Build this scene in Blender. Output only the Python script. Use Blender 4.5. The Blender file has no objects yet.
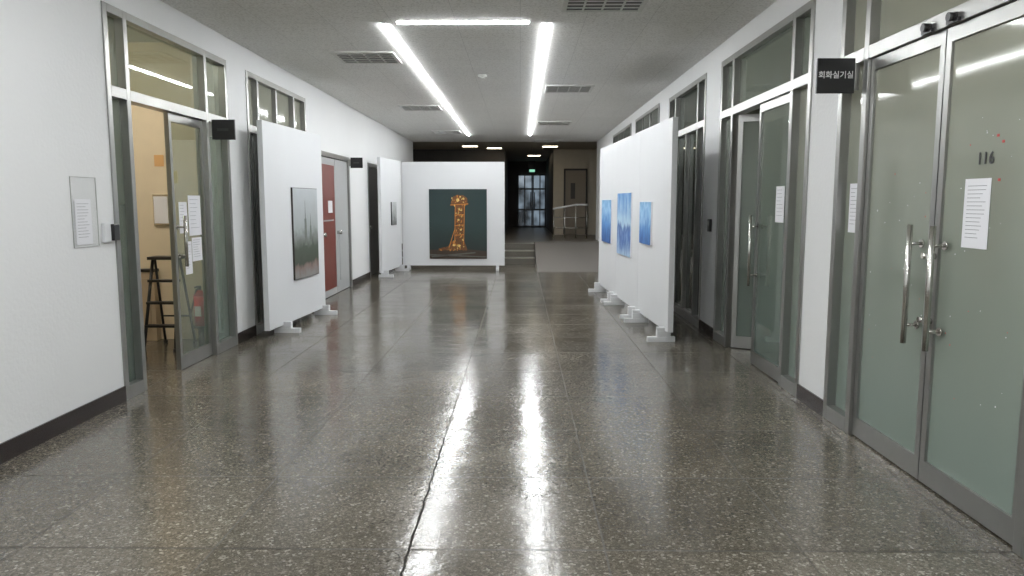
import bpy, bmesh, math, random
from mathutils import Vector, Matrix
random.seed(4)
S=bpy.context.scene
S.view_settings.view_transform='Standard'
S.view_settings.look='None'

# ---------------- materials ----------------
def nt(name):
    m=bpy.data.materials.new(name); m.use_nodes=True
    t=m.node_tree; return m,t,t.nodes['Principled BSDF'],t.nodes['Material Output']
def simple(name,col,rough=.5,metal=0,noise=0.0,nscale=6,spec=.5,bump=0,bscale=60,emit=0):
    m,t,b,o=nt(name)
    b.inputs['Roughness'].default_value=rough; b.inputs['Metallic'].default_value=metal
    b.inputs['Specular IOR Level'].default_value=spec
    tc=t.nodes.new('ShaderNodeTexCoord')
    n=t.nodes.new('ShaderNodeTexNoise'); n.inputs['Scale'].default_value=nscale; n.inputs['Detail'].default_value=5
    t.links.new(tc.outputs['Object'],n.inputs['Vector'])
    mx=t.nodes.new('ShaderNodeMix'); mx.data_type='RGBA'
    mx.inputs[6].default_value=tuple(c*(1-noise) for c in col)+(1,)
    mx.inputs[7].default_value=tuple(min(1,c*(1+noise)) for c in col)+(1,)
    t.links.new(n.outputs['Fac'],mx.inputs[0]); t.links.new(mx.outputs[2],b.inputs['Base Color'])
    if bump:
        n2=t.nodes.new('ShaderNodeTexNoise'); n2.inputs['Scale'].default_value=bscale
        t.links.new(tc.outputs['Object'],n2.inputs['Vector'])
        bp=t.nodes.new('ShaderNodeBump'); bp.inputs['Strength'].default_value=bump; bp.inputs['Distance'].default_value=.01
        t.links.new(n2.outputs['Fac'],bp.inputs['Height']); t.links.new(bp.outputs[0],b.inputs['Normal'])
    if emit:
        b.inputs['Emission Color'].default_value=tuple(col)+(1,); b.inputs['Emission Strength'].default_value=emit
    return m
def emitm(name,col,s):
    m,t,b,o=nt(name); t.nodes.remove(b)
    e=t.nodes.new('ShaderNodeEmission'); e.inputs[0].default_value=tuple(col)+(1,); e.inputs[1].default_value=s
    t.links.new(e.outputs[0],o.inputs[0]); return m
def glass(name,tint,body,alpha,rrough=.03,f0=.05,noise=.15,zgrad=None):
    m,t,b,o=nt(name)
    tr=t.nodes.new('ShaderNodeBsdfTransparent'); tr.inputs[0].default_value=tuple(tint)+(1,)
    b.inputs['Roughness'].default_value=.6; b.inputs['Specular IOR Level'].default_value=.0
    tc=t.nodes.new('ShaderNodeTexCoord')
    n=t.nodes.new('ShaderNodeTexNoise'); n.inputs['Scale'].default_value=1.3; n.inputs['Detail'].default_value=3
    t.links.new(tc.outputs['Object'],n.inputs['Vector'])
    mx=t.nodes.new('ShaderNodeMix'); mx.data_type='RGBA'
    mx.inputs[6].default_value=tuple(c*(1-noise) for c in body)+(1,); mx.inputs[7].default_value=tuple(c*(1+noise) for c in body)+(1,)
    t.links.new(n.outputs['Fac'],mx.inputs[0]); last=mx.outputs[2]
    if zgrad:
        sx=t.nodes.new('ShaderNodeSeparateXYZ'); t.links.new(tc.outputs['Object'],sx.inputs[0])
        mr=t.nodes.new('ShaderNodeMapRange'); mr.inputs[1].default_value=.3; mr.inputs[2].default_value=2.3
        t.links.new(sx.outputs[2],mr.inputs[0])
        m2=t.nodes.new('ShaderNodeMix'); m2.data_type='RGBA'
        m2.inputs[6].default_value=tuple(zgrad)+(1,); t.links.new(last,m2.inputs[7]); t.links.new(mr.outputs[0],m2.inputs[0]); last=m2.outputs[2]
    t.links.new(last,b.inputs['Base Color'])
    m1=t.nodes.new('ShaderNodeMixShader'); m1.inputs[0].default_value=alpha
    t.links.new(tr.outputs[0],m1.inputs[1]); t.links.new(b.outputs[0],m1.inputs[2])
    gl=t.nodes.new('ShaderNodeBsdfGlossy'); gl.inputs['Roughness'].default_value=rrough; gl.inputs[0].default_value=(.95,.97,.95,1)
    lw=t.nodes.new('ShaderNodeLayerWeight'); lw.inputs[0].default_value=.5
    p=t.nodes.new('ShaderNodeMath'); p.operation='POWER'; p.inputs[1].default_value=5; t.links.new(lw.outputs['Facing'],p.inputs[0])
    a=t.nodes.new('ShaderNodeMath'); a.operation='MULTIPLY_ADD'; a.inputs[1].default_value=.9; a.inputs[2].default_value=f0
    t.links.new(p.outputs[0],a.inputs[0])
    m3=t.nodes.new('ShaderNodeMixShader'); t.links.new(a.outputs[0],m3.inputs[0]); t.links.new(m1.outputs[0],m3.inputs[1]); t.links.new(gl.outputs[0],m3.inputs[2])
    t.links.new(m3.outputs[0],o.inputs[0]); return m

WHITE=simple('plaster_white',(.82,.825,.825),.55,noise=.04,nscale=1.2,bump=.25,bscale=35)
PANEL=simple('panel_white_paint',(.75,.76,.775),.5,noise=.03,nscale=2,bump=.1,bscale=50)
BASE=simple('baseboard_brown',(.022,.014,.012),.25)
STEEL=simple('brushed_steel',(.36,.36,.345),.3,metal=.85,noise=.12,nscale=4)
STEEL2=simple('polished_steel',(.62,.61,.58),.2,metal=1,noise=.05)
BLACK=simple('black_plastic',(.012,.012,.013),.35)
PAPER=simple('paper',(.82,.82,.85),.8)
INK=simple('ink',(.16,.16,.18),.8)
WARM=simple('beige_interior',(.78,.67,.49),.7,noise=.06)
DARK=simple('far_shade_and_trim',(.045,.038,.033),.6,noise=.2)  # far area's darkness put into the wall colour; also dark trim
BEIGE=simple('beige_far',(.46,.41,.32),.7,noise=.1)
REDDOOR=simple('red_brown_door',(.17,.032,.02),.4,noise=.15)
GREYDOOR=simple('grey_door',(.42,.43,.43),.45,noise=.05)
RAMP=simple('ramp_mat',(.14,.127,.113),.75,noise=.2,nscale=40)
FARFLOOR=simple('far_floor_stone',(.11,.10,.082),.3,noise=.2,nscale=30)
VENTW=simple('vent_paint',(.70,.70,.67),.5)
VENTD=simple('vent_slot',(.05,.05,.05),.7)
TEXTW=simple('sign_lettering',(.8,.8,.8),.6)
LED=emitm('led_tube',(.96,.985,1.0),84)
LEDHOUSE=simple('led_housing',(.8,.8,.8),.5)
G_CLEAR=glass('glass_clear',(.82,.87,.83),(.28,.32,.28),.14,f0=.05)
G_DARK=glass('glass_unlit_behind',(.5,.55,.5),(.050,.062,.050),.92,f0=.06)  # unlit rooms behind painted in as a dark, nearly opaque body
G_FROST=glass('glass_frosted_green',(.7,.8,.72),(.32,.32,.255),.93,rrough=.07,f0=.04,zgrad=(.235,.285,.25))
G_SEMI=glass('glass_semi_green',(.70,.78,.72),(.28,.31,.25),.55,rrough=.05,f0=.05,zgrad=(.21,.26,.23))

def terrazzo():
    m,t,b,o=nt('terrazzo_floor'); N=t.nodes; L=t.links
    tc=N.new('ShaderNodeTexCoord')
    def chips(scale,stops):
        v=N.new('ShaderNodeTexVoronoi'); v.inputs['Scale'].default_value=scale
        L.new(tc.outputs['Object'],v.inputs['Vector'])
        sp=N.new('ShaderNodeSeparateColor'); L.new(v.outputs['Color'],sp.inputs[0])
        cr=N.new('ShaderNodeValToRGB'); cr.color_ramp.interpolation='CONSTANT'; e=cr.color_ramp.elements
        e[0].position=stops[0][0]; e[0].color=stops[0][1]+(1,); e[1].position=stops[1][0]; e[1].color=stops[1][1]+(1,)
        for p,c in stops[2:]: x=e.new(p); x.color=c+(1,)
        L.new(sp.outputs[0],cr.inputs[0]); return cr.outputs[0]
    c1=chips(88,((0,(.070,.060,.045)),(.3,(.114,.100,.076)),(.62,(.153,.136,.105)),(.84,(.24,.215,.173)),(.95,(.45,.415,.355))))
    c2=chips(190,((0,(.072,.062,.046)),(.4,(.120,.105,.080)),(.75,(.181,.16,.126)),(.93,(.35,.32,.27))))
    mxc=N.new('ShaderNodeMixRGB'); mxc.inputs[0].default_value=.45; L.new(c1,mxc.inputs[1]); L.new(c2,mxc.inputs[2])
    n2=N.new('ShaderNodeTexNoise'); n2.inputs['Scale'].default_value=1.1; n2.inputs['Detail'].default_value=6
    L.new(tc.outputs['Object'],n2.inputs['Vector'])
    mr=N.new('ShaderNodeMapRange'); mr.inputs[1].default_value=.3; mr.inputs[2].default_value=.7; mr.inputs[3].default_value=.74; mr.inputs[4].default_value=1.16
    L.new(n2.outputs['Fac'],mr.inputs[0])
    mul=N.new('ShaderNodeMixRGB'); mul.blend_type='MULTIPLY'; mul.inputs[0].default_value=1
    L.new(mxc.outputs[0],mul.inputs[1]); L.new(mr.outputs[0],mul.inputs[2])
    sx=N.new('ShaderNodeSeparateXYZ'); L.new(tc.outputs['Object'],sx.inputs[0])
    nw=N.new('ShaderNodeTexNoise'); nw.inputs['Scale'].default_value=9; nw.inputs['Detail'].default_value=4; L.new(tc.outputs['Object'],nw.inputs['Vector'])
    def M(op,a,bv=None,c=None):
        n=N.new('ShaderNodeMath'); n.operation=op
        for i,x in enumerate((a,bv,c)):
            if x is None: continue
            if isinstance(x,(int,float)): n.inputs[i].default_value=x
            else: L.new(x,n.inputs[i])
        return n.outputs[0]
    wob=M('MULTIPLY_ADD',nw.outputs['Fac'],.010,-.005)
    tiles=[]
    def joint(axis,off,th):
        a=M('DIVIDE',M('ADD',M('ADD',axis,42.5-off),wob),.85)
        f=M('FRACT',a); tiles.append(M('FLOOR',a))
        d=M('ABSOLUTE',M('SUBTRACT',f,.5))
        return M('GREATER_THAN',d,th)
    jx=joint(sx.outputs[0],-.48,.4945); jy=joint(sx.outputs[1],3.06,.4925)
    j=M('MAXIMUM',jx,jy)
    cmb=N.new('ShaderNodeCombineXYZ'); L.new(tiles[0],cmb.inputs[0]); L.new(tiles[1],cmb.inputs[1])
    wn=N.new('ShaderNodeTexWhiteNoise'); L.new(cmb.outputs[0],wn.inputs['Vector'])
    tt=M('MULTIPLY_ADD',wn.outputs['Value'],.28,.86)
    mul2=N.new('ShaderNodeMixRGB'); mul2.blend_type='MULTIPLY'; mul2.inputs[0].default_value=1; L.new(mul.outputs[0],mul2.inputs[1]); L.new(tt,mul2.inputs[2])
    w=M('ADD',sx.outputs[0],M('MULTIPLY_ADD',nw.outputs['Fac'],.035,.48-.0175))
    ck=M('LESS_THAN',M('ABSOLUTE',w),.005)
    lim=M('LESS_THAN',sx.outputs[1],4.6)
    ckl=M('MULTIPLY',ck,lim)
    j2=M('MAXIMUM',M('MULTIPLY',j,.6),ckl)
    mj=N.new('ShaderNodeMixRGB'); mj.inputs[2].default_value=(.018,.016,.013,1)
    L.new(j2,mj.inputs[0]); L.new(mul2.outputs[0],mj.inputs[1]); L.new(mj.outputs[0],b.inputs['Base Color'])
    r=N.new('ShaderNodeMapRange'); r.inputs[1].default_value=.3; r.inputs[2].default_value=.7; r.inputs[3].default_value=.12; r.inputs[4].default_value=.21
    L.new(n2.outputs['Fac'],r.inputs[0]); L.new(M('MULTIPLY_ADD',j2,.5,r.outputs[0]),b.inputs['Roughness'])
    L.new(M('MULTIPLY_ADD',j2,-.45,.5),b.inputs['Specular IOR Level'])
    n3=N.new('ShaderNodeTexNoise'); n3.inputs['Scale'].default_value=26; n3.inputs['Detail'].default_value=3; L.new(tc.outputs['Object'],n3.inputs['Vector'])
    n4=N.new('ShaderNodeTexNoise'); n4.inputs['Scale'].default_value=3.0; L.new(tc.outputs['Object'],n4.inputs['Vector'])
    hh=M('MULTIPLY_ADD',n4.outputs['Fac'],4.0,n3.outputs['Fac'])
    bp=N.new('ShaderNodeBump'); bp.inputs['Strength'].default_value=.18; bp.inputs['Distance'].default_value=.006
    L.new(hh,bp.inputs['Height']); L.new(bp.outputs[0],b.inputs['Normal'])
    return m
FLOOR=terrazzo()
def ceilmat():
    m,t,b,o=nt('ceiling_acoustic'); N=t.nodes; L=t.links
    tc=N.new('ShaderNodeTexCoord'); v=N.new('ShaderNodeTexNoise'); v.inputs['Scale'].default_value=55; v.inputs['Detail'].default_value=3
    L.new(tc.outputs['Object'],v.inputs['Vector'])
    cr=N.new('ShaderNodeValToRGB'); e=cr.color_ramp.elements
    e[0].position=.35; e[0].color=(.70,.69,.66,1); e[1].position=.52; e[1].color=(.88,.875,.85,1)
    L.new(v.outputs['Fac'],cr.inputs[0])
    br=N.new('ShaderNodeTexBrick'); br.offset=0; br.inputs['Scale'].default_value=1; br.inputs['Brick Width'].default_value=.6; br.inputs['Row Height'].default_value=.6; br.inputs['Mortar Size'].default_value=.003
    br.inputs['Color1'].default_value=(1,1,1,1); br.inputs['Color2'].default_value=(.97,.97,.97,1); br.inputs['Mortar'].default_value=(.8,.8,.8,1)
    L.new(tc.outputs['Object'],br.inputs['Vector'])
    mu=N.new('ShaderNodeMixRGB'); mu.blend_type='MULTIPLY'; mu.inputs[0].default_value=1; L.new(cr.outputs[0],mu.inputs[1]); L.new(br.outputs['Color'],mu.inputs[2])
    L.new(mu.outputs[0],b.inputs['Base Color']); b.inputs['Roughness'].default_value=.8
    return m
CEIL=ceilmat()

# ---------------- mesh builder ----------------
class MB:
    def __init__(s): s.bm=bmesh.new(); s.mats=[]
    def mi(s,m):
        if m not in s.mats: s.mats.append(m)
        return s.mats.index(m)
    def box(s,x0,x1,y0,y1,z0,z1,m):
        i=s.mi(m); x0,x1=sorted((x0,x1)); y0,y1=sorted((y0,y1)); z0,z1=sorted((z0,z1))
        v=[s.bm.verts.new(p) for p in((x0,y0,z0),(x1,y0,z0),(x1,y1,z0),(x0,y1,z0),(x0,y0,z1),(x1,y0,z1),(x1,y1,z1),(x0,y1,z1))]
        for f in((0,3,2,1),(4,5,6,7),(0,1,5,4),(1,2,6,5),(2,3,7,6),(3,0,4,7)):
            s.bm.faces.new([v[k] for k in f]).material_index=i
    def cyl(s,p,q,r,m,n=16,r2=None):
        i=s.mi(m); p=Vector(p); q=Vector(q); d=q-p; r2=r if r2 is None else r2
        R=d.to_track_quat('Z','Y').to_matrix()
        a=[];b=[]
        for k in range(n):
            an=2*math.pi*k/n; o=R@Vector((math.cos(an),math.sin(an),0))
            a.append(s.bm.verts.new(p+o*r)); b.append(s.bm.verts.new(q+o*r2))
        for k in range(n):
            f=s.bm.faces.new((a[k],a[(k+1)%n],b[(k+1)%n],b[k])); f.material_index=i; f.smooth=True
        s.bm.faces.new(a[::-1]).material_index=i; s.bm.faces.new(b).material_index=i
    def poly(s,pts,m):
        f=s.bm.faces.new([s.bm.verts.new(p) for p in pts]); f.material_index=s.mi(m)
    def prism(s,pts,ax,h,m):
        i=s.mi(m); ax=Vector(ax)*h
        a=[s.bm.verts.new(p) for p in pts]; b=[s.bm.verts.new(Vector(p)+ax) for p in pts]; n=len(pts)
        s.bm.faces.new(a[::-1]).material_index=i; s.bm.faces.new(b).material_index=i
        for k in range(n): s.bm.faces.new((a[k],a[(k+1)%n],b[(k+1)%n],b[k])).material_index=i
    def done(s,name,parent=None,bevel=0,mat=None):
        bmesh.ops.recalc_face_normals(s.bm,faces=s.bm.faces)
        me=bpy.data.meshes.new(name); s.bm.to_mesh(me); s.bm.free()
        for m in s.mats: me.materials.append(m)
        o=bpy.data.objects.new(name,me); S.collection.objects.link(o)
        if parent: o.parent=parent
        if mat is not None: o.matrix_local=mat
        if bevel:
            md=o.modifiers.new('b','BEVEL'); md.width=bevel; md.segments=2; md.limit_method='ANGLE'
        return o
def empty(name,loc=(0,0,0),rz=0):
    e=bpy.data.objects.new(name,None); e.location=loc; e.rotation_euler=(0,0,rz); S.collection.objects.link(e); return e
def text(name,body,loc,rot,size,m,parent,off=.012,sp=1.0):
    c=bpy.data.curves.new(name,'FONT'); c.body=body; c.size=size; c.align_x='CENTER'; c.align_y='CENTER'; c.extrude=.0006; c.offset=size*off; c.space_character=sp
    c.materials.append(m); o=bpy.data.objects.new(name,c); S.collection.objects.link(o); o.location=loc; o.rotation_euler=rot; o.parent=parent; return o

XL,XR,H=-3.0,2.14,3.17
# ---------------- shell ----------------
b=MB(); b.box(-8.2,6.4,-6.2,19.6,-.1,0,FLOOR); b.done('floor')
b=MB(); b.box(-8.2,.36,18.7,19.6,0,.45,FARFLOOR); b.box(-8.2,6.4,19.6,31,-.1,.45,FARFLOOR); b.done('floor_raised')
b=MB(); b.box(-8.2,6.4,-6.2,21,H,H+.1,CEIL); b.box(-8.2,6.4,21,31.2,H,H+.1,simple('ceiling_dim',(.36,.32,.26),.8)); b.done('ceiling')  # dimness of the far end painted as a darker, browner ceiling colour
b=MB()
for y0,y1 in((-6,5.455),(7.70,8.25),(10.5,11.1),(13.1,14.7),(16,18.7)): b.box(XL-.2,XL,y0,y1,0,H,WHITE)
b.box(XL-.2,XL,18.7,21,.45,H,WHITE)
for y0,y1,z in((5.455,7.7,2.93),(8.25,10.5,2.93),(11.1,13.1,2.27),(14.7,16,2.27)): b.box(XL-.2,XL,y0,y1,z,H,WHITE)
b.done('wall_left')
b=MB()
for y0,y1 in((-6,2.55),(5.09,5.58),(8.07,8.72),(10.85,19.6)): b.box(XR,XR+.2,y0,y1,0,H,WHITE)
b.box(XR,XR+.2,19.6,21,.45,H,WHITE)
for y0,y1,z in((2.55,5.09,2.97),(5.58,8.07,2.97),(8.72,10.85,2.97)): b.box(XR,XR+.2,y0,y1,z,H,WHITE)
b.done('wall_right')
b=MB(); b.box(XL-.2,XR+.2,-6.2,-6,0,H,WHITE); b.done('wall_behind')
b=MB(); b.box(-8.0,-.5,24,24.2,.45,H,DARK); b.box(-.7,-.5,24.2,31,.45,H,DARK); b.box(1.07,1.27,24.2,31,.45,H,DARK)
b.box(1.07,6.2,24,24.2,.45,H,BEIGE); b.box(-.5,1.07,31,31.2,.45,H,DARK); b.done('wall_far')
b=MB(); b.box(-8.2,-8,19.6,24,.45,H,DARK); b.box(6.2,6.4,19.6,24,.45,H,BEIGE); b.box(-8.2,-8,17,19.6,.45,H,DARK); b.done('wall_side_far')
b=MB()
for y0,y1 in((-6,5.455),(7.70,8.25),(10.5,11.1),(13.1,14.7),(16,17.8)): b.box(XL+.001,XL+.013,y0,y1,.0,.115,BASE)
b.done('baseboard_left')
b=MB()
for y0,y1 in((-6,2.55),(5.09,5.58),(8.07,8.72),(10.85,15.8)): b.box(XR-.013,XR-.001,y0,y1,.0,.115,BASE)
b.done('baseboard_right')
NOSE=simple('step_nosing',(.30,.28,.24),.4)
b=MB()
b.box(-2.98,.36,17.9,18.3,0,.15,FARFLOOR); b.box(-2.98,.36,18.3,18.695,0,.30,FARFLOOR)
for y,z in((17.9,.15),(18.3,.30)): b.box(-2.98,.36,y-.006,y+.04,z-.02,z+.004,NOSE)
b.done('steps')
b=MB(); b.prism([(.38,15.9,0.001),(.38,19.595,.449),(.38,19.595,0.001)],(1,0,0),1.74,RAMP); b.done('ramp')
e=empty('handrail')
b=MB(); 
for x,h in((.98,1.30),(1.3,1.36),(1.62,1.42),(1.94,1.42)): b.cyl((x,21.6,.45),(x,21.6,h),.018,STEEL2); b.cyl((x,21.6,.45),(x,21.6,.46),.04,STEEL2)
b.cyl((.95,21.6,1.30),(1.62,21.6,1.42),.026,LEDHOUSE); b.cyl((1.62,21.6,1.42),(1.97,21.6,1.42),.026,LEDHOUSE)
for z in(.75,1.05): b.cyl((.95,21.6,z),(1.97,21.6,z),.014,STEEL2)
b.done('rails',e)
e=empty('door_6')
b=MB()
m,t,pb,o=nt('far_door_glow'); 
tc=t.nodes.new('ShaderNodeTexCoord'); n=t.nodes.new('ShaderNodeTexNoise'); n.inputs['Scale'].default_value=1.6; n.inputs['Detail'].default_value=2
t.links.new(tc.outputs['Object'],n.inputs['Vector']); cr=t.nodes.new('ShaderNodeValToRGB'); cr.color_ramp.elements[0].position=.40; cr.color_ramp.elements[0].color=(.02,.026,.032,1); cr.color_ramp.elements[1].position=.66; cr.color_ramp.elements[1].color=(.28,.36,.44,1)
t.links.new(n.outputs['Fac'],cr.inputs[0]); t.links.new(cr.outputs[0],pb.inputs['Emission Color']); pb.inputs['Emission Strength'].default_value=.7; pb.inputs['Base Color'].default_value=(.02,.025,.03,1); pb.inputs['Roughness'].default_value=.1  # outdoor light and glints put into the panes as noisy emission
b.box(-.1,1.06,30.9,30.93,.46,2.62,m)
for x in(-.1,.17,.47,.52,.8,1.02): b.box(x,x+.045,30.84,30.9,.46,2.65,BLACK)
for z in(.46,1.15,2.0,2.58): b.box(-.1,1.06,30.83,30.9,z,z+.07,BLACK)
for x in(.44,.60): b.cyl((x,30.78,1.2),(x,30.78,1.9),.02,STEEL2); b.cyl((x,30.78,1.25),(x,30.84,1.25),.012,STEEL2); b.cyl((x,30.78,1.85),(x,30.84,1.85),.012,STEEL2)
b.done('frame_and_panes',e)
b=MB(); b.box(.38,.60,30.6,30.64,2.72,2.82,emitm('exit_green',(.35,.85,.6),.9)); b.box(.36,.62,30.64,30.68,2.70,3.17,BLACK); b.done('exit_sign')
e=empty('door_5'); b=MB(); b.box(1.45,2.1,23.93,24,.46,2.5,simple('far_door_wood',(.24,.20,.15),.5)); b.box(1.40,1.45,23.9,24,.46,2.56,DARK); b.box(2.1,2.15,23.9,24,.46,2.56,DARK); b.box(1.4,2.15,23.9,24,2.5,2.56,DARK); b.box(1.62,1.76,23.91,23.93,1.6,2.1,DARK); b.done('leaf',e)

# ---------------- LED strips (surface mounted, thin) ----------------
def led(x0,y0,x1,y1):
    b=MB(); w=.0175; z0=H-.013; z1=H-.003
    if x0==x1:
        b.box(x0-w,x0+w,y0,y1,z0,z1,LED)
        for y in(y0-.012,y1): b.box(x0-.018,x0+.018,y,y+.012,z0,z1,LEDHOUSE)
    else:
        b.box(x0,x1,y0-w,y0+w,z0,z1,LED)
        for x in(x0-.012,x1): b.box(x,x+.012,y0-.018,y0+.018,z0,z1,LEDHOUSE)
    b.done('led_strip_light')
led(-1.29,7.2,-1.29,18.9); led(.25,7.2,.25,18.9); led(-1.15,7.15,.08,7.15)
led(-1.29,-5,-1.29,4.9); led(.25,-5,.25,4.9)
def vent(cx,cy,w=.66,d=.62):
    b=MB(); z=H-.001
    b.box(cx-w/2,cx+w/2,cy-d/2,cy+d/2,z-.006,z,VENTD)
    for a in(-1,1):
        b.box(cx-w/2-.02,cx+w/2+.02,cy+a*d/2-.02,cy+a*d/2+.02,z-.018,z,VENTW)
        b.box(cx+a*w/2-.02,cx+a*w/2+.02,cy-d/2,cy+d/2,z-.018,z,VENTW)
    for k in(-1,0,1): b.box(cx+k*w/4-.008,cx+k*w/4+.008,cy-d/2,cy+d/2,z-.017,z-.005,VENTW)
    n=6
    for k in range(1,n): 
        y=cy-d/2+d*k/n; b.box(cx-w/2,cx+w/2,y-.014,y+.014,z-.013,z-.005,VENTW)
    b.done('ceiling_vent')
for p in((-1.77,8.8),(-1.77,13.4),(-1.77,18),(.71,6.4),(.72,11.2),(.73,16),(.73,20.6)): vent(*p)
b=MB(); b.cyl((-.5,10.05,H-.001),(-.5,10.05,H-.03),.06,VENTW,r2=.055); b.cyl((-.5,10.05,H-.03),(-.5,10.05,H-.05),.035,VENTW,r2=.028); b.done('smoke_detector')
WL=emitm('warm_lamp',(1,.85,.62),12.0)
for x,y in((-1.5,22.5),(-.8,23.3),(.9,22.6),(.5,27)):
    b=MB(); b.box(x-.22,x+.22,y-.1,y+.1,H-.02,H-.001,WL); b.box(x-.25,x+.25,y-.13,y+.13,H-.012,H-.001,VENTW); b.done('ceiling_lamp')

# ---------------- glass door units ----------------
def frame(parent,side,y0,y1,posts,hz,top,door,pw=.055):
    xw=XL if side<0 else XR
    xa=xw-side*.012; xb=xw+side*.10
    b=MB()
    ys=[y0+pw/2]+posts+[y1-pw/2]
    for y in ys: b.box(xa,xb,y-pw/2,y+pw/2,0.0,top,STEEL)
    for i in range(len(ys)-1):
        a,c=ys[i]+pw/2,ys[i+1]-pw/2
        b.box(xa,xb,a,c,hz,hz+.08,STEEL); b.box(xa,xb,a,c,top-.06,top,STEEL)
        if i not in door: b.box(xa,xb,a,c,0,.10,STEEL)
    b.done('frame',parent,bevel=.003)
    return ys,xw
def pane(parent,name,xw,side,y0,y1,z0,z1,m,off=.05):
    b=MB(); b.box(xw+side*off,xw+side*(off+.01),y0,y1,z0,z1,m); return b.done(name,parent)
def leafmesh(parent,name,w,z0,z1,m,mat,st=.045,bot=.12,top=.07):
    b=MB(); t=.02
    b.box(-t,t,0,w,z0,z0+bot,STEEL); b.box(-t,t,0,w,z1-top,z1,STEEL)
    b.box(-t,t,0,st,z0+bot,z1-top,STEEL); b.box(-t,t,w-st,w,z0+bot,z1-top,STEEL)
    b.box(-.005,.005,st,w-st,z0+bot,z1-top,m)
    return b.done(name,parent,mat=mat)
def handle(parent,x,y,z0,z1,side,r=.015,st=.07):
    b=MB(); hx=x-side*st
    b.cyl((hx,y,z0),(hx,y,z1),r,STEEL2)
    for z in(z0+.10,z1-.10):
        b.cyl((hx,y,z),(x,y,z),.009,STEEL2); b.cyl((x-side*.008,y,z),(x,y,z),.022,STEEL2)
    b.done('handle',parent)
def paper_on(name,xw,side,ya,yb,z0,z1,parent=None,lines=8,off=.003):
    b=MB(); x=xw-side*off
    b.box(x,x-side*.001,ya,yb,z0,z1,PAPER)
    for k in range(lines):
        z=z1-(z1-z0)*(.10+.8*k/lines); l=random.uniform(.4,.75)
        if side>0: a=yb-(yb-ya)*.12; c=a-(yb-ya)*l
        else: a=ya+(yb-ya)*.12; c=a+(yb-ya)*l
        b.box(x-side*.001,x-side*.0016,a,c,z-.0022,z,INK)
    return b.done(name,parent)

e=empty('door_1')
ys,xw=frame(e,-1,5.455,7.70,[5.75,7.18],2.27,2.93,[1])
pane(e,'sidelight_glass_1',XL,-1,5.51,5.7225,.10,2.27,G_SEMI); pane(e,'sidelight_glass_2',XL,-1,7.2075,7.645,.10,2.27,G_SEMI)
pane(e,'transom_glass',XL,-1,5.78,7.15,2.35,2.87,G_CLEAR); pane(e,'transom_glass_2',XL,-1,7.2075,7.645,2.35,2.87,G_CLEAR)
pane(e,'transom_glass_3',XL,-1,5.51,5.7225,2.35,2.87,G_CLEAR)
leafmesh(e,'leaf_closed',.685,.005,2.265,G_CLEAR,Matrix.Translation((XL-.05,6.465,0)))
leafmesh(e,'leaf_open',.685,.005,2.265,G_CLEAR,Matrix.Translation((XL-.06,5.80,0))@Matrix.Rotation(math.radians(84),4,'Z'))
handle(e,XL-.03,6.53,.93,1.38,-1)
for i,(ua,ub,z0,z1) in enumerate(((6.60,6.76,1.22,1.50),(6.79,7.05,1.19,1.56),(6.83,7.04,.95,1.17),(6.68,6.82,.84,1.14))):
    paper_on('paper_%d'%i,XL-.045,-1,ua,ub,z0,z1,e)
e=empty('door_2')
ys,xw=frame(e,-1,8.25,10.5,[8.6,9.95],2.27,2.93,[])
for i in range(3):
    a,c=ys[i]+.03,ys[i+1]-.03
    pane(e,'glass_%d'%i,XL,-1,a,c,.10,2.27,G_DARK); pane(e,'transom_%d'%i,XL,-1,a,c,2.35,2.87,G_FROST)
b=MB(); b.box(XL-.10,XL+.0,9.25,9.3,2.35,2.87,STEEL); b.box(XL-.10,XL+.0,9.25,9.3,.1,2.27,STEEL); b.done('mullion',e)
e=empty('door_3'); b=MB()
b.box(XL-.12,XL+.012,11.1,11.17,0,2.27,STEEL); b.box(XL-.12,XL+.012,13.03,13.1,0,2.27,STEEL); b.box(XL-.12,XL+.012,11.17,13.03,2.20,2.27,STEEL)
b.done('frame',e)
b=MB(); b.box(XL-.06,XL-.02,11.18,12.15,.01,2.19,GREYDOOR); b.box(XL-.02,XL-.012,11.25,12.08,.12,2.08,REDDOOR); b.box(XL-.012,XL-.008,11.35,11.98,1.2,1.22,GREYDOOR)
b.box(XL-.012,XL-.006,11.65,11.9,1.33,1.52,PAPER); b.cyl((XL-.02,11.27,1.0),(XL+.05,11.27,1.0),.03,STEEL2); b.done('leaf_red',e)
b=MB(); b.box(XL-.06,XL-.02,12.17,13.02,.01,2.19,GREYDOOR); b.cyl((XL-.02,12.25,1.0),(XL+.05,12.25,1.0),.03,STEEL2); b.box(XL-.02,XL-.01,12.35,12.9,.2,1.0,GREYDOOR); b.done('leaf_grey',e)
e=empty('door_4'); b=MB(); b.box(XL-.10,XL-.05,14.78,15.92,.01,2.2,simple('far_left_door',(.20,.19,.17),.4)); 
b.box(XL-.12,XL+.01,14.7,14.77,0,2.27,STEEL); b.box(XL-.12,XL+.01,15.93,16,0,2.27,STEEL); b.box(XL-.12,XL+.01,14.77,15.93,2.2,2.27,STEEL); b.cyl((XL-.05,14.9,1.0),(XL+.02,14.9,1.0),.03,STEEL2); b.done('leaf_and_frame',e)

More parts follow.
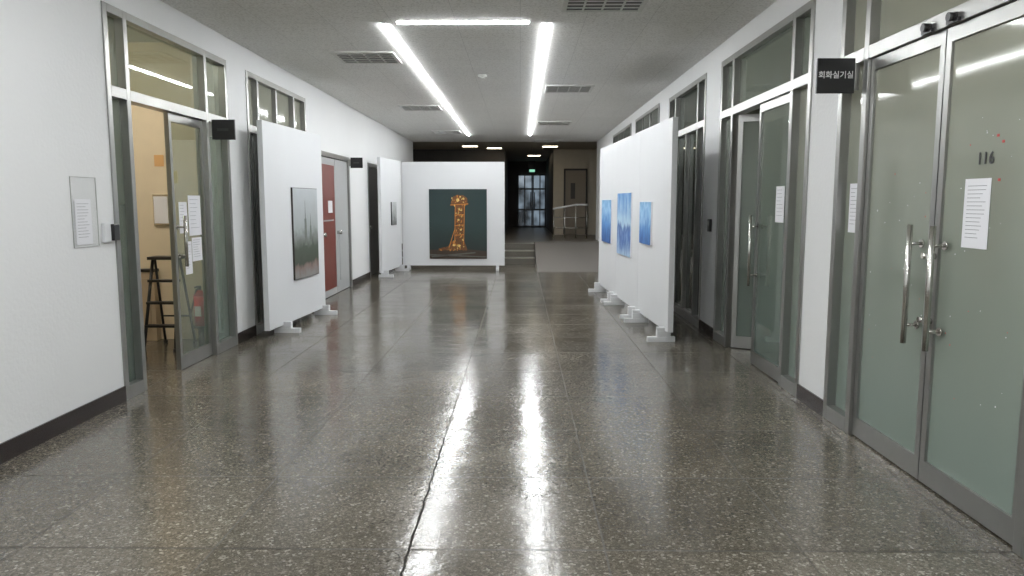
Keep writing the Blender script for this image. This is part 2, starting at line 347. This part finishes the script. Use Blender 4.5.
HZ=2.37
e=empty('door_7')
ys,xw=frame(e,1,2.55,5.09,[3.04,4.71],HZ,2.97,[1],pw=.06)
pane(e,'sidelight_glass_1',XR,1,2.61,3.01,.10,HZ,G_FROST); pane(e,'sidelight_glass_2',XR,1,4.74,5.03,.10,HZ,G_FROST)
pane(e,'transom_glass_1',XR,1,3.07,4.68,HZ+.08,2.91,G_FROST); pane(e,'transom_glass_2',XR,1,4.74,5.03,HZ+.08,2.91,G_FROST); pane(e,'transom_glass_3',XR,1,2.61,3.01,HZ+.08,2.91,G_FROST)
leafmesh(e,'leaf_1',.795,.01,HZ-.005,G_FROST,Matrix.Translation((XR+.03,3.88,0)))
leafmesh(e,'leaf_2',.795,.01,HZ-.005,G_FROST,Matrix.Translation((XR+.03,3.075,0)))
handle(e,XR+.01,3.98,.74,1.38,1); handle(e,XR+.01,3.76,.74,1.38,1)
b=MB()
for y in(3.90,3.85):
    for z in(.88,1.22): b.cyl((XR-.03,y,z),(XR+.01,y,z),.016,STEEL2)
b.done('locks',e)
b=MB()
for y in(4.0,3.77): b.cyl((XR-.05,y,HZ+.03),(XR-.012,y,HZ+.03),.022,BLACK); b.box(XR-.03,XR-.012,y-.05,y+.05,HZ+.0,HZ+.02,BLACK)
b.done('pivot_covers',e)
paper_on('notice_paper',XR+.025,1,3.45,3.65,1.28,1.61,e,lines=14)
paper_on('sidelight_paper',XR+.05,1,4.82,4.97,1.30,1.62,e,lines=10)
text('room_number','116',(XR+.02,3.505,1.70),(math.pi/2,0,-math.pi/2),.078,BLACK,e,off=.018,sp=1.12)
b=MB(); RF=simple('red_fleck',(.5,.06,.05),.6); WF=simple('white_fleck',(.7,.7,.7),.6)
for k in range(50):
    y=random.choice((random.uniform(3.95,4.6),random.uniform(3.15,3.75))); z=random.uniform(.5,1.95); r=random.uniform(.001,.003)
    b.box(XR+.0235,XR+.025,y-r,y+r,z-r*random.uniform(.6,2.5),z+r,random.choice((RF,WF,WF)))
for (y,z) in((3.43,1.80),(3.39,1.77),(3.40,1.6)): b.box(XR+.023,XR+.025,y-.008,y+.008,z-.006,z+.006,random.choice((RF,RF,WF)))
b.done('paint_flecks',e)
e=empty('door_8')
ys,xw=frame(e,1,5.58,8.07,[5.97,7.62],HZ,2.97,[1],pw=.06)
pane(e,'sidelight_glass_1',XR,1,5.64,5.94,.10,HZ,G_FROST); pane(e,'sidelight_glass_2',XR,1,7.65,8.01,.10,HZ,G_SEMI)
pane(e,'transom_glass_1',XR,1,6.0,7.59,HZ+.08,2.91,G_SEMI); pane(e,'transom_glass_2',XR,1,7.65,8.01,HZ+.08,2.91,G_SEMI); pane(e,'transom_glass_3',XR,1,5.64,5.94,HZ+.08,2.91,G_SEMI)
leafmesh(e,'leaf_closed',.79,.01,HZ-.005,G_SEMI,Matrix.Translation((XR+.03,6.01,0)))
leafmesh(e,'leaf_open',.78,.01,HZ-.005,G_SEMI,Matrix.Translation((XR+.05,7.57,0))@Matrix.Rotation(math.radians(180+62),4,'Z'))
handle(e,XR+.01,6.72,.74,1.38,1)
paper_on('notice_paper',XR+.025,1,6.12,6.32,1.33,1.63,e)
e=empty('door_9')
ys,xw=frame(e,1,8.72,10.85,[9.1,10.4],HZ,2.97,[])
for i in range(3):
    a,c=ys[i]+.03,ys[i+1]-.03
    pane(e,'glass_%d'%i,XR,1,a,c,.10,HZ,G_DARK); pane(e,'transom_%d'%i,XR,1,a,c,HZ+.08,2.91,G_DARK)
b=MB(); b.box(XR-.0,XR+.10,9.72,9.77,.1,HZ,STEEL); b.done('mullion',e)
for n_,(y0,y1) in enumerate(((11.6,13.9),(14.5,17.2))):
    e=empty('window_%d'%(n_+1)); b=MB(); x=XR
    b.box(x-.02,x-.001,y0,y1,2.58,2.63,STEEL); b.box(x-.02,x-.001,y0,y1,2.95,3.0,STEEL)
    for k in range(4): y=y0+(y1-y0-.04)*k/3; b.box(x-.02,x-.001,y,y+.04,2.63,2.95,STEEL)
    b.box(x-.008,x-.001,y0,y1,2.62,2.96,G_DARK); b.done('frame_and_glass',e)
# rooms
b=MB()
b.box(-3.2,-6.2,8.0,8.1,0,H,WARM); b.box(-6.3,-6.2,4.6,8.1,0,H,WARM); b.box(-6.3,-3.2,4.5,4.6,0,H,WARM); b.done('wall_room_left')
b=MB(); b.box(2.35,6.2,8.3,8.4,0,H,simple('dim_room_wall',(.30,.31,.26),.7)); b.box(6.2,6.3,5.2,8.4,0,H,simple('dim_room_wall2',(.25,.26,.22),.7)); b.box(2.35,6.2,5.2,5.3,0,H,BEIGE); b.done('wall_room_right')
b=MB(); b.box(-4.6,-3.7,6.4,6.55,H-.05,H-.001,emitm('room_lamp',(1,.92,.80),50)); b.done('room_ceiling_light')
b=MB(); b.box(4.0,5.0,6.6,6.75,H-.05,H-.001,emitm('room_lamp2',(.95,1,.88),9)); b.done('room_ceiling_light')
e=empty('step_ladder'); b=MB()
x0,x1=-3.80,-3.48; yf,yr,zt=7.32,7.78,.92
for x in(x0,x1):
    sx_=.03 if x==x0 else -.03
    b.cyl((x,yf,.015),(x+sx_,7.54,zt),.016,BLACK); b.cyl((x,yr,.015),(x+sx_,7.58,zt),.013,BLACK)
    b.cyl((x,yf,0),(x,yf,.03),.022,BLACK); b.cyl((x,yr,0),(x,yr,.03),.022,BLACK)
for k,z in enumerate((.25,.48,.70)):
    f=z/zt; y=yf+(7.54-yf)*f; b.box(x0+.01,x1-.01,y-.045,y+.045,z-.012,z+.012,BLACK)
b.box(x0+.01,x1-.01,7.46,7.66,zt-.005,zt+.025,BLACK); b.cyl((x0,yr-.05,.3),(x1,yr-.05,.3),.009,BLACK)
b.done('frame',e)
e=empty('fire_extinguisher'); b=MB(); RE=simple('extinguisher_red',(.60,.02,.02),.3)
ex,ey,z=-3.20,7.30,.27
b.box(ex-.07,ex+.07,ey-.07,ey+.07,0,.03,BLACK); b.cyl((ex,ey,.03),(ex,ey,z),.03,BLACK); b.cyl((ex,ey,z-.02),(ex,ey,z),.07,BLACK)
b.cyl((ex,ey,z),(ex,ey,z+.30),.06,RE,24); b.cyl((ex,ey,z+.30),(ex,ey,z+.36),.06,RE,24,r2=.022); b.cyl((ex,ey,z+.36),(ex,ey,z+.40),.02,BLACK); b.box(ex-.01,ex+.01,ey-.09,ey+.02,z+.385,z+.40,BLACK); b.cyl((ex-.02,ey-.02,z+.37),(ex-.075,ey-.05,z+.12),.008,BLACK); b.box(ex-.03,ex+.03,ey-.0615,ey-.05,z+.1,z+.2,PAPER); b.done('body',e)
e=empty('notice_board'); b=MB(); b.box(-3.95,-3.78,7.97,7.999,1.25,1.58,STEEL2); b.box(-3.94,-3.79,7.965,7.97,1.27,1.56,PAPER); b.done('board',e)
b=MB(); b.box(-3.78,-3.68,7.99,7.999,1.70,1.83,simple('yellow_note',(.75,.6,.2),.8)); b.box(-3.92,-3.82,7.99,7.999,1.88,2.0,simple('orange_note',(.75,.45,.2),.8)); b.done('wall_notes')
CAB=simple('cabinet_beige',(.5,.40,.28),.6)
b=MB(); b.box(-4.35,-3.95,7.9,7.999,0,.75,CAB); b.box(-4.36,-3.94,7.89,7.999,.75,.78,BLACK); b.box(-4.30,-4.16,7.885,7.9,.1,.68,CAB); b.box(-4.14,-4.0,7.885,7.9,.1,.68,CAB); b.done('low_cabinet')

# ---------------- signs, keypads, notices ----------------
e=empty('hanging_sign'); b=MB(); b.box(1.865,2.10,4.79,4.81,2.18,2.395,BLACK); b.box(2.10,2.127,4.785,4.815,2.2,2.365,STEEL); b.done('plate',e,bevel=.002)
text('lettering','회화실기실',(1.982,4.7885,2.29),(math.pi/2,0,0),.048,TEXTW,e)
FAD=simple('faded_lettering',(.05,.05,.05),.6)
def lsign(y,z,w,h):
    e=empty('hanging_sign'); b=MB(); b.box(XL+.04,XL+.04+w,y,y+.02,z-h/2,z+h/2,BLACK); b.box(XL+.012,XL+.04,y-.003,y+.023,z-h/2+.03,z+h/2-.03,STEEL); b.box(XL+.09,XL+w-.02,y-.001,y,z-.012,z+.012,FAD); b.done('plate',e)
lsign(7.2,2.19,.22,.19); lsign(13.05,2.18,.21,.18)
e=empty('door_keypad'); b=MB(); b.box(XL+.001,XL+.03,5.28,5.36,1.21,1.35,PANEL); b.box(XL+.001,XL+.05,5.36,5.44,1.22,1.34,BLACK); b.done('body',e,bevel=.006)
e=empty('door_keypad'); b=MB(); b.box(XR-.001,XR-.03,8.30,8.39,1.17,1.31,BLACK); b.box(XR-.03,XR-.035,8.32,8.37,1.24,1.29,STEEL); b.done('body',e,bevel=.004)
e=empty('notice_holder'); b=MB(); AC=glass('acrylic',(.98,.98,.98),(.8,.8,.8),.03,f0=.02)
EDGE=simple('acrylic_edge',(.45,.45,.43),.3)
b.box(XL+.002,XL+.004,4.94,5.24,1.19,1.67,AC)
for y in(4.94,5.237): b.box(XL+.001,XL+.006,y,y+.004,1.19,1.67,EDGE)
for z in(1.19,1.667): b.box(XL+.001,XL+.006,4.94,5.241,z,z+.003,EDGE)
b.done('frame',e); paper_on('sheet',XL+.003,-1,4.97,5.16,1.21,1.52,e,lines=12)

# ---------------- exhibition panels ----------------
def xpanel(p0,p1,z0,z1,feet=((.12),(.88)),fdir=1,t=.06,extra=None):
    dx,dy=p1[0]-p0[0],p1[1]-p0[1]; L=math.hypot(dx,dy); a=math.atan2(dy,dx)
    e=empty('exhibition_panel',(p0[0],p0[1],0),a)
    s=-1 if fdir>0 else 1
    b=MB(); b.box(0,L,0,-s*t,z0,z1,PANEL); b.done('board',e,bevel=.003)
    b=MB()
    for f in feet:
        x=L*f
        b.box(x-.03,x+.03,s*.19,-s*(t+.05),0.0,.055,PANEL)
        b.box(x-.03,x+.03,s*.09,-s*t,.055,z0,PANEL)
        b.box(x-.03,x+.03,s*.001,s*.09,z0,z0+.04,PANEL)
    b.done('feet',e,bevel=.003)
    return e,L,s
def picture(name,e,s,x0,x1,z0,z1,mat,border=0,bm=None,t=.02):
    b=MB(); b.box(x0,x1,s*.001,s*t,z0,z1,bm or PANEL); b.box(x0+border,x1-border,s*t,s*(t+.002),z0+border,z1-border,mat)
    o=b.done(name,None); o.matrix_world=Matrix.Translation(e.location)@Matrix.Rotation(e.rotation_euler[2],4,'Z'); return o
def artmat(name,stops,scale=(3,3,3),dist=1.0,axis=2,z0=0,z1=1,mixn=.35,rough=.5):
    m,t,b,o=nt(name); N=t.nodes; L=t.links
    tc=N.new('ShaderNodeTexCoord'); sx=N.new('ShaderNodeSeparateXYZ'); L.new(tc.outputs['Object'],sx.inputs[0])
    mr=N.new('ShaderNodeMapRange'); mr.inputs[1].default_value=z0; mr.inputs[2].default_value=z1; L.new(sx.outputs[2],mr.inputs[0])
    mp=N.new('ShaderNodeMapping'); mp.inputs['Scale'].default_value=scale; L.new(tc.outputs['Object'],mp.inputs[0])
    n=N.new('ShaderNodeTexNoise'); n.inputs['Scale'].default_value=1; n.inputs['Detail'].default_value=6; L.new(mp.outputs[0],n.inputs['Vector'])
    a=N.new('ShaderNodeMath'); a.operation='MULTIPLY_ADD'; a.inputs[1].default_value=mixn; L.new(n.outputs['Fac'],a.inputs[0])
    s2=N.new('ShaderNodeMath'); s2.operation='SUBTRACT'; s2.inputs[1].default_value=mixn/2; L.new(mr.outputs[0],s2.inputs[0]); L.new(s2.outputs[0],a.inputs[2])
    cr=N.new('ShaderNodeValToRGB'); el=cr.color_ramp.elements; el[0].position=stops[0][0]; el[0].color=stops[0][1]+(1,); el[1].position=stops[-1][0]; el[1].color=stops[-1][1]+(1,)
    for p,c in stops[1:-1]: x=el.new(p); x.color=c+(1,)
    L.new(a.outputs[0],cr.inputs[0]); L.new(cr.outputs[0],b.inputs['Base Color']); b.inputs['Roughness'].default_value=rough
    return m
PZ0,PZ1=.12,2.37
e,L_,s=xpanel((-2.60,16.36),(-.34,16.36),.10,PZ1,feet=(.06,.93))
TEAL=artmat('crane_sky',[(0,(.016,.024,.021)),(.5,(.026,.050,.048)),(1,(.014,.032,.033))],(2,2,2),z0=.3,z1=1.8,rough=.7)
pic=picture('painting',e,s,.60,1.87,.25,1.78,TEAL,.0,BLACK)
OR=simple('paint_orange',(.60,.23,.045),.7,noise=.3,nscale=20); YE=simple('paint_yellow',(.85,.58,.18),.7,noise=.3,nscale=20); BR=simple('paint_brown',(.17,.07,.022),.7,noise=.4,nscale=15); DK=simple('paint_darkred',(.05,.032,.022),.7,noise=.4,nscale=10); GR=simple('paint_grey',(.11,.11,.095),.7,noise=.3,nscale=10)
b=MB(); yb=16.36-.0235
def P(u,v,l=0): return (-2.0+u*1.27, yb-.0006*l, .25+v*1.53)
b.poly([P(0,0,0),P(1,0,0),P(1,.11,0),P(.55,.15,0),P(0,.13,0)],DK)
b.poly([P(0,.05,1),P(1,.02,1),P(1,.035,1),P(0,.07,1)],GR); b.poly([P(.05,.02,1),P(.8,.08,1),P(.8,.1,1),P(.02,.04,1)],GR)
b.poly([P(.16,.12,1),P(.66,.13,1),P(.64,.18,1),P(.60,.26,1),P(.40,.26,1),P(.32,.18,1),P(.16,.15,1)],BR)
b.poly([P(.445,.25,1),P(.585,.25,1),P(.61,.78,1),P(.455,.78,1)],BR)
b.poly([P(.37,.76,2),P(.67,.77,2),P(.66,.87,2),P(.60,.91,2),P(.48,.92,2),P(.40,.87,2)],BR)
def blob(u,v,r,m,l,asp=1.0):
    n=random.randint(5,7); a0=random.random()*6
    b.poly([P(u+r*random.uniform(.6,1.2)*math.cos(a0+k*6.283/n),v+r*asp*random.uniform(.6,1.2)*math.sin(a0+k*6.283/n),l) for k in range(n)],m)
l=3
for k in range(280):
    v=random.random()**1.1
    if v<.12: u=random.uniform(.18,.64); vv=.12+random.random()*.05
    elif v<.26: u=random.gauss(.47,.07); vv=.15+random.random()*.11
    elif v<.75: u=random.uniform(.45,.59)+ (v-.5)*.03; vv=v
    else: u=random.uniform(.39,.65); vv=random.uniform(.77,.90)
    l+=.05
    blob(u,vv,random.uniform(.006,.014),random.choice((OR,BR,YE,BR,DK,OR,BR,BR)),l,random.choice((.5,.8,1.6)))
for (u0,v0,u1,v1) in((.44,.2,.455,.78),(.595,.2,.615,.78),(.37,.775,.68,.79),(.34,.16,.44,.42),(.44,.48,.61,.49),(.44,.63,.61,.64),(.44,.34,.60,.35)):
    d=Vector((u1-u0,v1-v0)); nn=Vector((-d.y,d.x)).normalized()*.0055
    b.poly([P(u0-nn.x,v0-nn.y,l+2),P(u0+nn.x,v0+nn.y,l+2),P(u1+nn.x,v1+nn.y,l+2),P(u1-nn.x,v1-nn.y,l+2)],OR)
for (u,v,r) in((.50,.84,.035),(.555,.70,.022),(.51,.56,.025),(.55,.42,.022),(.43,.20,.03),(.52,.19,.026),(.60,.86,.022),(.54,.89,.018)): blob(u,v,r,YE,l+1,.8)
o=b.done('crane_brushwork',pic); o.matrix_parent_inverse=pic.matrix_world.inverted()
e,L_,s=xpanel((-2.73,14.6),(-2.60,16.25),.10,PZ1,feet=(.08,.9))
ART=artmat('art_city',[(0,(.03,.04,.03)),(.3,(.10,.10,.09)),(.5,(.16,.17,.17)),(.75,(.45,.47,.47)),(1,(.6,.62,.62))],(6,6,9),z0=.6,z1=1.6,mixn=.5)
picture('painting',e,s,.75,1.15,1.02,1.5,ART,.0,BLACK)
e,L_,s=xpanel((-2.75,8.0),(-2.63,9.9),.09,PZ1,feet=(.22,.94))
ART2=artmat('art_landscape',[(0,(.26,.25,.24)),(.11,(.22,.15,.13)),(.17,(.04,.055,.035)),(.32,(.06,.075,.055)),(.42,(.16,.18,.16)),(.55,(.36,.39,.39)),(1,(.50,.53,.55))],(9,9,7),z0=.6,z1=1.66,mixn=.26)
pic=picture('painting',e,s,.76,1.62,.57,1.67,ART2,.006,DARK)
b=MB()
GR2=simple('paint_greygreen',(.17,.19,.17),.7,noise=.4,nscale=14)
for (u0,u1,v0,v1) in((.42,.52,.36,.66),(.455,.485,.66,.86),(.64,.72,.36,.58),(.665,.695,.58,.72)):
    b.prism([(.76+.86*u0,s*.0222,.57+1.1*v0),(.76+.86*u1,s*.0222,.57+1.1*v0),(.76+.86*(u1-.012),s*.0222,.57+1.1*v1),(.76+.86*(u0+.012),s*.0222,.57+1.1*v1)],(0,s,0),.0005,GR2)
o=b.done('tower_brushwork',pic)
BLU1=artmat('art_blue_a',[(0,(.03,.10,.35)),(.4,(.10,.28,.62)),(.7,(.35,.6,.85)),(1,(.08,.3,.6))],(8,8,6),z0=.9,z1=1.6,mixn=.9)
BLU2=artmat('art_blue_b',[(0,(.45,.62,.8)),(.35,(.05,.14,.42)),(.55,(.5,.7,.85)),(1,(.1,.28,.6))],(6,6,4),z0=.75,z1=1.6,mixn=1.0)
def rp(k): f=(k-7.78)/4.72; return (1.57-.24*f,k)
for (a,c,px) in((7.78,9.345,(8.6,9.2,1.0,1.5,BLU1)),(9.35,10.915,(9.75,10.72,.77,1.62,BLU2)),(10.92,12.5,(11.25,12.1,.87,1.53,BLU1))):
    e,L_,s=xpanel(rp(a),rp(c),PZ0,PZ1,feet=(.08,.90),fdir=-1)
    picture('painting',e,s,px[0]-a,px[1]-a,px[2],px[3],px[4],.0,PAPER)

w=bpy.data.worlds.new('w'); S.world=w; w.use_nodes=True; w.node_tree.nodes['Background'].inputs[0].default_value=(.5,.55,.6,1); w.node_tree.nodes['Background'].inputs[1].default_value=.02
c=bpy.data.cameras.new('camera'); c.sensor_width=36; c.lens=740/1024*36; c.clip_start=.05
o=bpy.data.objects.new('camera',c); S.collection.objects.link(o); o.location=(0,0,1.5)
o.rotation_euler=(math.radians(90-6.63),0,math.radians(.62)); S.camera=o
